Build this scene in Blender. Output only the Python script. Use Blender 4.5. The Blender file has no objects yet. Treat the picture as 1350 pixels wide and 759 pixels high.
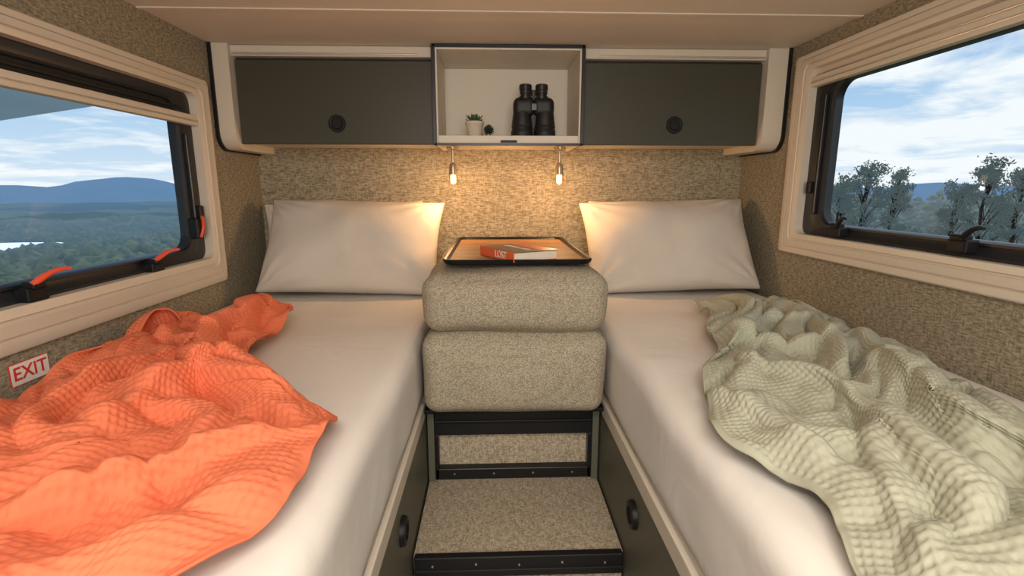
import bpy, bmesh, math, random, time
import numpy as np
from mathutils import Vector, Matrix, noise
T0=time.time()
random.seed(7); np.random.seed(7)
scene=bpy.context.scene
CZ=1.35   # camera height; most heights below are measured relative to it

# ------------------------------------------------------------------ helpers
def link(o,parent=None):
    scene.collection.objects.link(o)
    if parent: o.parent=parent
    return o
def empty(name,loc=(0,0,0)):
    e=bpy.data.objects.new(name,None); e.empty_display_size=.05; e.location=loc
    scene.collection.objects.link(e); return e
def mesh_obj(name,verts,faces,mat=None,parent=None,smooth=False):
    me=bpy.data.meshes.new(name); me.from_pydata([tuple(v) for v in verts],[],[tuple(f) for f in faces]); me.update()
    o=bpy.data.objects.new(name,me)
    if mat: me.materials.append(mat)
    if smooth: me.polygons.foreach_set('use_smooth',[True]*len(me.polygons))
    return link(o,parent)
def bm_obj(name,bm,mat=None,parent=None,smooth=False):
    bmesh.ops.recalc_face_normals(bm,faces=bm.faces[:])
    me=bpy.data.meshes.new(name); bm.to_mesh(me); bm.free()
    o=bpy.data.objects.new(name,me)
    if mat: me.materials.append(mat)
    if smooth: me.polygons.foreach_set('use_smooth',[True]*len(me.polygons))
    return link(o,parent)
def box(name,x0,x1,y0,y1,z0,z1,mat,parent=None,bev=0.0,seg=2):
    bm=bmesh.new(); bmesh.ops.create_cube(bm,size=1)
    for v in bm.verts:
        v.co=Vector(((x0+x1)/2+v.co.x*(x1-x0),(y0+y1)/2+v.co.y*(y1-y0),(z0+z1)/2+v.co.z*(z1-z0)))
    if bev>0: bmesh.ops.bevel(bm,geom=bm.edges[:],offset=bev,segments=seg,profile=.5,affect='EDGES')
    return bm_obj(name,bm,mat,parent,smooth=False)
def smooth_by_angle(o,ang=40):
    me=o.data
    me.polygons.foreach_set('use_smooth',[True]*len(me.polygons))
    me.set_sharp_from_angle(angle=math.radians(ang))
def lathe(name,prof,mat,parent=None,seg=32,M=None,ang=40):
    vs=[];fs=[];n=len(prof)
    for i in range(seg):
        a=2*math.pi*i/seg
        for r,z in prof: vs.append(Vector((r*math.cos(a),r*math.sin(a),z)))
    for i in range(seg):
        j=(i+1)%seg
        for k in range(n-1): fs.append((i*n+k,j*n+k,j*n+k+1,i*n+k+1))
    if M is not None: vs=[M@v for v in vs]
    o=mesh_obj(name,vs,fs,mat,parent)
    bm=bmesh.new(); bm.from_mesh(o.data); bmesh.ops.remove_doubles(bm,verts=bm.verts[:],dist=1e-6)
    bmesh.ops.recalc_face_normals(bm,faces=bm.faces[:]); bm.to_mesh(o.data); bm.free()
    smooth_by_angle(o,ang); return o
def tube(name,pts,r,mat,parent=None,res=4):
    cu=bpy.data.curves.new(name,'CURVE'); cu.dimensions='3D'; cu.bevel_depth=r; cu.bevel_resolution=res; cu.use_fill_caps=True
    sp=cu.splines.new('POLY'); sp.points.add(len(pts)-1)
    for i,p in enumerate(pts): sp.points[i].co=(*p,1)
    o=bpy.data.objects.new(name,cu); cu.materials.append(mat); return link(o,parent)
def rrect(a0,a1,b0,b1,r,n=8):
    pts=[]
    for cx,cy,s in ((a1-r,b1-r,0),(a0+r,b1-r,90),(a0+r,b0+r,180),(a1-r,b0+r,270)):
        for i in range(n+1):
            a=math.radians(s+90*i/n); pts.append((cx+r*math.cos(a),cy+r*math.sin(a)))
    return pts
def loops_obj(name,loops,mat,parent=None,cyc=False,ang=35):
    n=len(loops[0]); vs=[p for l in loops for p in l]; fs=[]
    m=len(loops)
    for k in range(m if cyc else m-1):
        for i in range(n):
            j=(i+1)%n; k2=(k+1)%m
            fs.append((k*n+i,k*n+j,k2*n+j,k2*n+i))
    o=mesh_obj(name,vs,fs,mat,parent)
    bm=bmesh.new(); bm.from_mesh(o.data); bmesh.ops.recalc_face_normals(bm,faces=bm.faces[:]); bm.to_mesh(o.data); bm.free()
    smooth_by_angle(o,ang); return o

# ------------------------------------------------------------------ materials
def newmat(name):
    m=bpy.data.materials.new(name); m.use_nodes=True; nt=m.node_tree
    b=nt.nodes['Principled BSDF']; return m,nt,b
def N(nt,t,**kw):
    n=nt.nodes.new(t)
    for k,v in kw.items(): setattr(n,k,v)
    return n
def plain(name,col,rough=.5,metal=0,bump=0,bscale=200,emis=None,estr=0,spec=.5,var=.06):
    m,nt,b=newmat(name)
    b.inputs['Roughness'].default_value=rough; b.inputs['Metallic'].default_value=metal
    b.inputs['Specular IOR Level'].default_value=spec
    tc=N(nt,'ShaderNodeTexCoord'); no=N(nt,'ShaderNodeTexNoise'); no.inputs['Scale'].default_value=bscale; no.inputs['Detail'].default_value=3
    nt.links.new(tc.outputs['Object'],no.inputs['Vector'])
    mx=N(nt,'ShaderNodeMix',data_type='RGBA'); mx.inputs[6].default_value=(*[c*(1-var) for c in col],1); mx.inputs[7].default_value=(*[min(1,c*(1+var)) for c in col],1)
    nt.links.new(no.outputs['Fac'],mx.inputs[0]); nt.links.new(mx.outputs[2],b.inputs['Base Color'])
    if bump>0:
        bp=N(nt,'ShaderNodeBump'); bp.inputs['Strength'].default_value=bump; bp.inputs['Distance'].default_value=.002
        nt.links.new(no.outputs['Fac'],bp.inputs['Height']); nt.links.new(bp.outputs['Normal'],b.inputs['Normal'])
    if emis:
        b.inputs['Emission Color'].default_value=(*emis,1); b.inputs['Emission Strength'].default_value=estr
    return m
def weave(name,c0,c1,s_long=45,s_short=260,bump=.5,rough=.85,dist=.0015,spec=.2):
    """woven cloth: dashes along the horizontal + fine vertical threads, object coordinates in metres"""
    m,nt,b=newmat(name); L=nt.links.new
    b.inputs['Roughness'].default_value=rough; b.inputs['Specular IOR Level'].default_value=spec
    tc=N(nt,'ShaderNodeTexCoord')
    def noi(sc,det=1):
        mp=N(nt,'ShaderNodeMapping'); mp.inputs['Scale'].default_value=sc; L(tc.outputs['Object'],mp.inputs['Vector'])
        n=N(nt,'ShaderNodeTexNoise'); n.inputs['Scale'].default_value=1; n.inputs['Detail'].default_value=det; L(mp.outputs['Vector'],n.inputs['Vector']); return n
    a=noi((s_long,s_long,s_short)); c=noi((s_short*.8,s_short*.8,s_long*.9))
    m1=N(nt,'ShaderNodeMath',operation='MULTIPLY'); L(a.outputs['Fac'],m1.inputs[0]); m1.inputs[1].default_value=1.3
    m2=N(nt,'ShaderNodeMath',operation='MULTIPLY_ADD'); L(c.outputs['Fac'],m2.inputs[0]); m2.inputs[1].default_value=.70; L(m1.outputs[0],m2.inputs[2])
    mr=N(nt,'ShaderNodeMapRange'); mr.inputs['From Min'].default_value=.72; mr.inputs['From Max'].default_value=1.28; L(m2.outputs[0],mr.inputs['Value'])
    mx=N(nt,'ShaderNodeMix',data_type='RGBA'); mx.inputs[6].default_value=(*c0,1); mx.inputs[7].default_value=(*c1,1); L(mr.outputs[0],mx.inputs[0])
    L(mx.outputs[2],b.inputs['Base Color'])
    bp=N(nt,'ShaderNodeBump'); bp.inputs['Strength'].default_value=bump; bp.inputs['Distance'].default_value=dist
    L(mr.outputs[0],bp.inputs['Height']); L(bp.outputs['Normal'],b.inputs['Normal'])
    return m
def flatweave(name,c0,c1,sx=80,sy=340):
    """flat-lying carpet: threads along x and y"""
    m,nt,b=newmat(name); L=nt.links.new
    b.inputs['Roughness'].default_value=.9; b.inputs['Specular IOR Level'].default_value=.15
    tc=N(nt,'ShaderNodeTexCoord'); outs=[]
    for sc in ((sx,sy,sy),(sy,sx,sx)):
        mp=N(nt,'ShaderNodeMapping'); mp.inputs['Scale'].default_value=sc; L(tc.outputs['Object'],mp.inputs['Vector'])
        n=N(nt,'ShaderNodeTexNoise'); n.inputs['Scale'].default_value=1; n.inputs['Detail'].default_value=1; L(mp.outputs['Vector'],n.inputs['Vector']); outs.append(n)
    ad=N(nt,'ShaderNodeMath',operation='ADD'); L(outs[0].outputs['Fac'],ad.inputs[0]); L(outs[1].outputs['Fac'],ad.inputs[1])
    mr=N(nt,'ShaderNodeMapRange'); mr.inputs['From Min'].default_value=.75; mr.inputs['From Max'].default_value=1.25; L(ad.outputs[0],mr.inputs['Value'])
    mx=N(nt,'ShaderNodeMix',data_type='RGBA'); mx.inputs[6].default_value=(*c0,1); mx.inputs[7].default_value=(*c1,1); L(mr.outputs[0],mx.inputs[0]); L(mx.outputs[2],b.inputs['Base Color'])
    bp=N(nt,'ShaderNodeBump'); bp.inputs['Strength'].default_value=.4; bp.inputs['Distance'].default_value=.0012
    L(mr.outputs[0],bp.inputs['Height']); L(bp.outputs['Normal'],b.inputs['Normal'])
    return m
def tweed(name,c0,c1,scale=210,bump=.6):
    m,nt,b=newmat(name); L=nt.links.new
    b.inputs['Roughness'].default_value=.9; b.inputs['Specular IOR Level'].default_value=.15
    tc=N(nt,'ShaderNodeTexCoord'); mp=N(nt,'ShaderNodeMapping'); mp.inputs['Scale'].default_value=(1,1,1.5); L(tc.outputs['Object'],mp.inputs['Vector'])
    v=N(nt,'ShaderNodeTexVoronoi'); v.inputs['Scale'].default_value=scale; v.inputs['Randomness'].default_value=.75; L(mp.outputs['Vector'],v.inputs['Vector'])
    mr=N(nt,'ShaderNodeMapRange'); mr.inputs['From Min'].default_value=.15; mr.inputs['From Max'].default_value=.65; mr.inputs['To Min'].default_value=1; mr.inputs['To Max'].default_value=0; L(v.outputs['Distance'],mr.inputs['Value'])
    sp=N(nt,'ShaderNodeSeparateColor'); L(v.outputs['Color'],sp.inputs[0])
    ml=N(nt,'ShaderNodeMath',operation='MULTIPLY_ADD'); L(sp.outputs[0],ml.inputs[0]); ml.inputs[1].default_value=.25
    m2=N(nt,'ShaderNodeMath',operation='MULTIPLY'); L(mr.outputs[0],m2.inputs[0]); m2.inputs[1].default_value=.75; L(m2.outputs[0],ml.inputs[2])
    mx=N(nt,'ShaderNodeMix',data_type='RGBA'); mx.inputs[6].default_value=(*c0,1); mx.inputs[7].default_value=(*c1,1); L(ml.outputs[0],mx.inputs[0])
    L(mx.outputs[2],b.inputs['Base Color'])
    bp=N(nt,'ShaderNodeBump'); bp.inputs['Strength'].default_value=bump; bp.inputs['Distance'].default_value=.0015
    L(mr.outputs[0],bp.inputs['Height']); L(bp.outputs['Normal'],b.inputs['Normal'])
    return m
def cloth_mat(name,c0,c1,bscale=900,wr=.15,rough=.85):
    m,nt,b=newmat(name); L=nt.links.new
    b.inputs['Roughness'].default_value=rough; b.inputs['Specular IOR Level'].default_value=.12
    tc=N(nt,'ShaderNodeTexCoord')
    n1=N(nt,'ShaderNodeTexNoise'); n1.inputs['Scale'].default_value=bscale; L(tc.outputs['Object'],n1.inputs['Vector'])
    mx=N(nt,'ShaderNodeMix',data_type='RGBA'); mx.inputs[6].default_value=(*c0,1); mx.inputs[7].default_value=(*c1,1); L(n1.outputs['Fac'],mx.inputs[0]); L(mx.outputs[2],b.inputs['Base Color'])
    b1=N(nt,'ShaderNodeBump'); b1.inputs['Strength'].default_value=.25; b1.inputs['Distance'].default_value=.0006; L(n1.outputs['Fac'],b1.inputs['Height'])
    last=b1
    if wr>0:
        n2=N(nt,'ShaderNodeTexNoise'); n2.inputs['Scale'].default_value=7; n2.inputs['Detail'].default_value=4; n2.inputs['Distortion'].default_value=1.2; L(tc.outputs['Object'],n2.inputs['Vector'])
        b2=N(nt,'ShaderNodeBump'); b2.inputs['Strength'].default_value=wr; b2.inputs['Distance'].default_value=.03; L(n2.outputs['Fac'],b2.inputs['Height']); L(b1.outputs['Normal'],b2.inputs['Normal']); last=b2
    L(last.outputs['Normal'],b.inputs['Normal']); return m

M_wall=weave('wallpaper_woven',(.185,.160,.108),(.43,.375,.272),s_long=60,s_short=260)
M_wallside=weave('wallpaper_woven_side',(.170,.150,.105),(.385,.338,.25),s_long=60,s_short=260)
M_carpet=flatweave('step_carpet_weave',(.26,.215,.15),(.55,.465,.35))
M_ceil=plain('ceiling_cream',(.72,.64,.55),.55,bscale=60,var=.015)
M_cream=plain('cream_trim',(.66,.59,.49),.45,bscale=60,var=.02)
M_creamin=plain('cream_interior',(.76,.69,.58),.5,var=.02)
M_alu=plain('aluminium',(.75,.72,.68),.3,metal=.8)
M_olive=plain('olive_laminate',(.055,.053,.036),.42,bscale=500,bump=.05,var=.08,spec=.35)
M_olive2=plain('olive_side_panel',(.115,.115,.085),.5,bscale=500,bump=.05,var=.08)
M_black=plain('black_plastic',(.008,.008,.009),.45,spec=.25)
M_blackm=plain('black_metal',(.015,.015,.017),.35,metal=.3)
M_dark=plain('dark_gap',(.008,.008,.009),.7)
M_rubber=plain('black_rubber',(.014,.016,.02),.35)
M_sheet=cloth_mat('cream_sheet',(.73,.69,.645),(.78,.745,.70),wr=.10)
M_pillow=cloth_mat('pillow_cotton',(.60,.54,.47),(.66,.60,.53),wr=.12)
M_pouf=tweed('pouf_tweed',(.23,.20,.145),(.57,.50,.385))
M_orange=cloth_mat('orange_waffle',(.72,.185,.09),(.78,.215,.11),wr=0,rough=.95)
M_sage=cloth_mat('sage_waffle',(.37,.37,.285),(.435,.435,.34),wr=0,rough=.95)
M_red=plain('red_plastic',(.80,.09,.04),.35)
M_white=plain('white_plastic',(.8,.78,.74),.4)
M_brass=plain('aged_brass',(.50,.40,.28),.3,metal=.7)
M_floor=plain('floor_vinyl',(.20,.17,.13),.5,bscale=30,var=.2)
def glassmat():
    m,nt,b=newmat('tinted_acrylic'); nt.nodes.remove(b); L=nt.links.new
    out=nt.nodes['Material Output']
    t=N(nt,'ShaderNodeBsdfTransparent'); t.inputs[0].default_value=(.88,.95,.99,1)
    g=N(nt,'ShaderNodeBsdfGlossy'); g.inputs['Roughness'].default_value=.01; g.inputs[0].default_value=(.9,.95,1,1)
    mx=N(nt,'ShaderNodeMixShader'); mx.inputs[0].default_value=.018; L(t.outputs[0],mx.inputs[1]); L(g.outputs[0],mx.inputs[2]); L(mx.outputs[0],out.inputs[0])
    return m
M_glass=glassmat()
def woodmat():
    m,nt,b=newmat('tray_wood'); L=nt.links.new
    tc=N(nt,'ShaderNodeTexCoord'); mp=N(nt,'ShaderNodeMapping'); mp.inputs['Scale'].default_value=(3,40,3); L(tc.outputs['Object'],mp.inputs['Vector'])
    n=N(nt,'ShaderNodeTexNoise'); n.inputs['Scale'].default_value=1.5; n.inputs['Detail'].default_value=5; n.inputs['Distortion'].default_value=.6; L(mp.outputs['Vector'],n.inputs['Vector'])
    r=N(nt,'ShaderNodeValToRGB'); r.color_ramp.elements[0].position=.3; r.color_ramp.elements[0].color=(.15,.075,.035,1); r.color_ramp.elements[1].position=.7; r.color_ramp.elements[1].color=(.42,.23,.115,1)
    L(n.outputs['Fac'],r.inputs[0]); L(r.outputs[0],b.inputs['Base Color']); b.inputs['Roughness'].default_value=.6; b.inputs['Specular IOR Level'].default_value=.2
    return m
M_wood=woodmat()

# ------------------------------------------------------------------ room shell
XL,XR,YB,YF=-1.0,1.1,2.29,-1.7     # inner faces
ZC=CZ+.50
TH=.05
box('floor',XL-TH,XR+TH,YF-TH,YB+TH,-.05,0,M_floor)
box('ceiling',XL-TH,XR+TH,YF-TH,YB+TH,ZC,ZC+.06,M_ceil)
box('wall_back',XL-TH,XR+TH,YB,YB+TH,0,ZC,M_wall)
box('wall_front',XL-TH,XR+TH,YF-TH,YF,0,ZC,M_cream)
def sidewall(name,xa,xb,y0,y1,z0,z1):
    bm=bmesh.new()
    for (a,b_,c,d) in ((YF,YB,0,z0),(YF,YB,z1,ZC),(YF,y0,z0,z1),(y1,YB,z0,z1)):
        r=bmesh.ops.create_cube(bm,size=1)
        for v in r['verts']:
            v.co=Vector(((xa+xb)/2+v.co.x*(xb-xa),(a+b_)/2+v.co.y*(b_-a),(c+d)/2+v.co.z*(d-c)))
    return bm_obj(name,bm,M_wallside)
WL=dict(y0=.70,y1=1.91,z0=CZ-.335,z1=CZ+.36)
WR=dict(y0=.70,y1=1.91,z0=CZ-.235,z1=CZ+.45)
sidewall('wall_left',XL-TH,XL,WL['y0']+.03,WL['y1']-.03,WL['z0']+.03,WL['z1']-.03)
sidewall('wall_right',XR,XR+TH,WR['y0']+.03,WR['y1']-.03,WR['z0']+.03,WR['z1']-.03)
box('trim_1',XL,XR,1.60,1.62,ZC-.004,ZC,M_ceil,bev=.0015)
box('trim_2',XL,XR,.55,.57,ZC-.004,ZC,M_ceil,bev=.0015)

def window(name,side,W,glass,rz,fw,dark=None,latches=(),lmat=None):
    """side=-1 left, +1 right. depth coordinate: 0 at wall face, + into the room"""
    xw = XL if side<0 else XR
    e=empty(name,(xw,(W['y0']+W['y1'])/2,(W['z0']+W['z1'])/2))
    ox,oy,oz=e.location
    def P(y,z,d): return (xw-side*d-ox,y-oy,z-oz)
    def ring(nm,o,i,prof,mat,ro=.02,ri=.02):
        loops=[]
        for t,d in prof:
            r=[o[k]+(i[k]-o[k])*t for k in range(4)]; rad=ro+(ri-ro)*t
            loops.append([P(y,z,d) for y,z in rrect(r[0],r[1],r[2],r[3],rad)])
        return loops_obj(nm,loops,mat,e)
    y0,y1,z0,z1=W['y0'],W['y1'],W['z0'],W['z1']
    gi=glass
    bo=(gi[0]-.06,gi[1]+fw,gi[2]-.04,gi[3]+.015)
    ci=(bo[0]-.005,bo[1]+.01,bo[2]-.002,z1-.055)
    ring('cream_frame',(y0,y1,z0,z1),ci,[(0,0),(0,.014),(.06,.018),(.30,.018),(.32,.014),(.36,.014),(.38,.02),(.66,.022),(.70,.016),(.75,.016),(.78,.022),(1,.018),(1,-.035)],M_cream,.012,.03)
    ring('rubber_frame',(bo[0]-.02,bo[1]+.02,bo[2]-.01,bo[3]+.03),gi,[(0,-.034),(0,-.012),(.3,-.008),(.5,-.016),(.75,-.02),(.8,-.012),(.92,-.012),(1,-.02),(1,-.045)],M_rubber,.05,.055)
    g=[P(y,z,-.03) for y,z in rrect(gi[0]-.01,gi[1]+.01,gi[2]-.01,gi[3]+.01,.05)]
    mesh_obj('glass',g,[tuple(range(len(g)))],M_glass,e)
    def bx(nm,ya,yb,za,zb,da,db,mat,bev=.003):
        xa,xb=sorted((xw-side*da-ox,xw-side*db-ox))
        return box(nm,xa,xb,ya-oy,yb-oy,za-oz,zb-oz,mat,e,bev)
    top=ci[3]
    bx('blind_rail',ci[0],ci[1],rz,rz+.033,-.012,.014,M_cream)
    bx('blind_rail_lip',ci[0],ci[1],rz+.012,rz+.016,.012,.017,M_alu,.001)
    if dark: 
        bx('blind_shade',ci[0],ci[1],rz+.033,top,-.03,-.02,M_dark,.001)
        bx('blind_fold_1',ci[0],ci[1],rz+.05,rz+.058,-.03,-.012,M_dark,.002)
    else:
        bx('blind_shade',ci[0],ci[1],rz+.033,top,-.03,-.004,M_cream,.002)
        bx('blind_fold_1',ci[0],ci[1],rz+.038,rz+.042,-.01,.0,M_alu,.001)
    bx('stay_arm',gi[1]+fw*.30,gi[1]+fw*.30+.014,gi[2]+.03,rz-.03,-.02,.0,M_blackm)
    bx('stay_tab',gi[1]+fw*.5,gi[1]+fw*.5+.02,gi[2]+.10,gi[2]+.14,-.02,.012,M_black,.004)
    for k,(ly,lz,flip) in enumerate(latches):
        bx(f'latch_{k+1}_base',ly-.026,ly+.026,lz-.020,lz+.012,-.02,.016,M_black,.005)
        bx(f'latch_{k+1}_cap',ly-.018,ly+.014,lz+.006,lz+.024,-.01,.024,M_black,.006)
        pts=[]
        for s in range(10):
            t=s/9; pts.append(P(ly-.015+flip*t*.075,lz+.018+.026*math.sin(t*1.9),.016+.026*t))
        tb=tube(f'latch_{k+1}_lever',pts,.0048,lmat,e,4)
        for s in range(10): tb.data.splines[0].points[s].radius=1.5-.9*abs(s/9-.2)
    return e
window('window_1',-1,WL,(.80,1.755,CZ-.20,CZ+.27),CZ+.202,.065,dark=True,
       latches=((1.125,CZ-.222,1),(1.53,CZ-.228,1)),lmat=M_red)
window('window_2',1,WR,(.80,1.715,CZ-.12,CZ+.335),CZ+.335,.085,dark=False,
       latches=((1.16,CZ-.130,-1),(1.60,CZ-.135,-1)),lmat=M_black)
we=bpy.data.objects['window_1']; ox,oy,oz=we.location
box('latch_3_base',XL-.02-ox,XL+.014-ox,1.755-oy,1.785-oy,CZ-.17-oz,CZ-.10-oz,M_black,we,.005)
tube('latch_3_lever',[(XL+.015+.01*t-ox,1.765+.012*math.sin(t*3)-oy,CZ-.165+.07*t-oz) for t in [i/8 for i in range(9)]],.005,M_red,we)

# ------------------------------------------------------------------ overhead cabinets
yf=2.0
def cabinet(name,xa,xb,wallx,knobx):
    e=empty(name,((xa+xb)/2,2.14,CZ+.33)); ox,oy,oz=e.location
    def b(nm,x0,x1,y0,y1,z0,z1,mat,bev=.002): return box(nm,x0-ox,x1-ox,y0-oy,y1-oy,z0-oz,z1-oz,mat,e,bev)
    xs,xe=sorted((xa,xb))
    full0,full1=min(xs,wallx),max(xe,wallx)
    b('carcass',full0+.002,full1-.002,yf+.02,YB-.002,CZ+.165,ZC-.002,M_cream,.002)
    b('door_panel',xs,xe,yf,yf+.018,CZ+.158,CZ+.452,M_olive,.0025)
    b('door_shadow_gap',xs,xe,yf+.012,yf+.022,CZ+.452,CZ+.46,M_dark,.0)  # near-black strip put in as the shade between door and rail
    b('top_rail',full0+.002,full1-.002,yf-.012,yf+.03,CZ+.462,ZC-.001,M_cream,.004)
    b('rail_alu_strip',full0+.05,full1-.05,yf-.016,yf-.008,CZ+.466,CZ+.474,M_alu,.002)  # thin bright aluminium strip along the rail
    sgn=-1 if wallx<xs else 1
    a=wallx; c=(xs-.003 if sgn<0 else xe+.003)
    r=.06; yfr=yf-.035; zb=CZ+.138
    prof=[(YB-.002,ZC-.001),(yfr,ZC-.001)]
    for i in range(9):
        t=math.radians(90*i/8); prof.append((yfr+r-r*math.cos(t),zb+r-r*math.sin(t)))
    prof.append((YB-.002,zb))
    n=len(prof)
    x0,x1=sorted((a+(-sgn)*.002,c))
    def slab(nm,xa_,xb_,pr,mat):
        vs=[(xa_-ox,y-oy,z-oz) for y,z in pr]+[(xb_-ox,y-oy,z-oz) for y,z in pr]
        k=len(pr); fs=[tuple(range(k)),tuple(range(2*k-1,k-1,-1))]+[(i,(i+1)%k,k+(i+1)%k,k+i) for i in range(k)]
        o=mesh_obj(nm,vs,fs,mat,e)
        bm=bmesh.new(); bm.from_mesh(o.data); bmesh.ops.recalc_face_normals(bm,faces=bm.faces[:]); bm.to_mesh(o.data); bm.free(); return o
    slab('end_cheek',x0+(.012 if sgn<0 else 0),x1-(0 if sgn<0 else .012),prof,M_cream)
    pr2=[(y-.006 if 0<i<n-1 else y,z-(.006 if i>2 else 0)) for i,(y,z) in enumerate(prof)]
    slab('edge_piping',(a+.002 if sgn<0 else a-.014),(a+.014 if sgn<0 else a-.002),pr2,M_blackm)
    Mx=Matrix.Translation((knobx-ox,yf-oy,CZ+.232-oz))@Matrix.Rotation(math.radians(90),4,'X')
    lathe('push_lock',[(0,.004),(.018,.004),(.020,.006),(.023,.007),(.030,.006),(.032,.0),(.032,-.004)],M_black,e,32,Mx)
    return e
cabinet('overhead_cabinet',-.927,-.218,XL,-.575)
cabinet('overhead_cabinet',.338,1.01,XR,.69)
e=empty('open_wall_shelf',(.057,2.12,CZ+.33)); ox,oy,oz=e.location
def b(nm,x0,x1,y0,y1,z0,z1,mat,bev=.002): return box(nm,x0-ox,x1-ox,y0-oy,y1-oy,z0-oz,z1-oz,mat,e,bev)
SX0,SX1,SY=-.213,.333,1.955
b('side_left',SX0,SX0+.016,SY,YB-.002,CZ+.155,ZC-.002,M_creamin)
b('side_right',SX1-.016,SX1,SY,YB-.002,CZ+.155,ZC-.002,M_creamin)
b('top_board',SX0+.016,SX1-.016,SY,YB-.002,ZC-.018,ZC-.002,M_creamin)
b('bottom_board',SX0+.016,SX1-.016,SY+.004,YB-.002,CZ+.160,CZ+.188,M_creamin)
b('back_board',SX0+.016,SX1-.016,YB-.03,YB-.002,CZ+.188,ZC-.018,M_creamin)
for nm,a in (('edge_left',(SX0-.003,SX0+.010)),('edge_right',(SX1-.010,SX1+.003))):
    b(nm,a[0],a[1],SY-.007,SY+.001,CZ+.152,ZC-.002,M_blackm,.001)
b('edge_top',SX0,SX1,SY-.007,SY+.001,ZC-.012,ZC-.001,M_blackm,.001)
b('edge_bottom',SX0,SX1,SY-.007,SY+.005,CZ+.152,CZ+.160,M_blackm,.001)
b('skin_left',SX0-.003,SX0,SY,YB-.002,CZ+.155,ZC-.002,M_blackm,.0)
b('skin_right',SX1,SX1+.003,SY,YB-.002,CZ+.155,ZC-.002,M_blackm,.0)
b('lock_plate',.03,.09,SY-.008,SY+.004,CZ+.163,CZ+.170,M_black,.001)
SHZ=CZ+.188

# ------------------------------------------------------------------ reading lamps
M_bulb=plain('glowing_bulb',(1,.8,.5),.3,emis=(1,.66,.32),estr=7)
M_tubeg,nt,bb=newmat('clear_glass'); bb.inputs['Transmission Weight'].default_value=1; bb.inputs['Roughness'].default_value=.15; bb.inputs['Base Color'].default_value=(1,.9,.75,1); bb.inputs['IOR'].default_value=1.2
for lx in (-.155,.262):
    e=empty('hanging_reading_lamp',(lx,2.06,CZ+.155))
    lathe('mount',[(0,0),(.024,0),(.024,-.008),(.008,-.012),(.005,-.014),(0,-.014)],M_brass,e,24)
    lathe('stem',[(.0055,-.01),(.0055,-.075)],M_brass,e,12)
    lathe('socket',[(0,-.058),(.006,-.060),(.013,-.066),(.015,-.072),(.015,-.100),(.0175,-.101),(.0175,-.106),(0,-.106)],M_brass,e,24)
    lathe('bulb',[(0,-.106),(.008,-.106),(.0105,-.112),(.0105,-.134),(.006,-.141),(0,-.142)],M_bulb,e,20)
    lathe('glass_shade',[(.0165,-.106),(.0165,-.148),(.0150,-.148),(.0150,-.106)],M_tubeg,e,24)
    L=bpy.data.lights.new('lamp_light','POINT'); L.energy=3.6; L.color=(1,.56,.25); L.shadow_soft_size=.008
    lo=bpy.data.objects.new('lamp_light',L); lo.location=(0,.0,-.158); link(lo,e)

# ------------------------------------------------------------------ beds
ZB=CZ-.42; ZF=CZ-.65
def superbox(name,x0,x1,y0,y1,z0,z1,r,mat,parent,n=(24,60,10),bulge=0,wr=0,seed=0):
    bm=bmesh.new()
    hx,hy,hz=(x1-x0)/2,(y1-y0)/2,(z1-z0)/2; cx,cy,cz=(x0+x1)/2,(y0+y1)/2,(z0+z1)/2
    nx,ny,nz=n
    cache={}
    def V(i,j,k):
        key=(i,j,k)
        if key not in cache: 
            cache[key]=bm.verts.new((i/nx*2-1,j/ny*2-1,k/nz*2-1))
        return cache[key]
    def q(a,b_,c,d): bm.faces.new((a,b_,c,d))
    for i in range(nx):
        for j in range(ny):
            q(V(i,j,0),V(i,j+1,0),V(i+1,j+1,0),V(i+1,j,0)); q(V(i,j,nz),V(i+1,j,nz),V(i+1,j+1,nz),V(i,j+1,nz))
    for i in range(nx):
        for k in range(nz):
            q(V(i,0,k),V(i+1,0,k),V(i+1,0,k+1),V(i,0,k+1)); q(V(i,ny,k),V(i,ny,k+1),V(i+1,ny,k+1),V(i+1,ny,k))
    for j in range(ny):
        for k in range(nz):
            q(V(0,j,k),V(0,j,k+1),V(0,j+1,k+1),V(0,j+1,k)); q(V(nx,j,k),V(nx,j+1,k),V(nx,j+1,k+1),V(nx,j,k+1))
    ex=(hx,hy,hz)
    for v in bm.verts:
        p=Vector([c*h for c,h in zip(v.co,ex)])
        core=Vector([max(-h+r,min(h-r,c)) for c,h in zip(p,ex)])
        d=p-core
        m=max(abs(d.x),abs(d.y),abs(d.z))
        if d.length>1e-9: d=d.normalized()*m
        np_=core+d
        if bulge:
            u,w,t=p.x/hx,p.y/hy,p.z/hz
            f=(1-u*u)*(1-w*w); np_.z+=math.copysign(bulge*f,p.z)*(abs(t)**2)*(1 if p.z>0 else .2)
            f=(1-w*w)*(1-t*t); np_.x+=bulge*.5*f*u*abs(u)
            f=(1-u*u)*(1-t*t); np_.y+=bulge*1.2*f*min(w,0)*abs(w)
        if wr:
            q_=Vector((np_.x*5+seed,np_.y*5,np_.z*7)); np_+=Vector((0,0,1))*wr*noise.noise(q_)+Vector((wr*noise.noise(q_+Vector((9,3,1))),wr*noise.noise(q_+Vector((1,7,5))),0))
        v.co=np_+Vector((cx,cy,cz))
    return bm_obj(name,bm,mat,parent,smooth=True)
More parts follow.
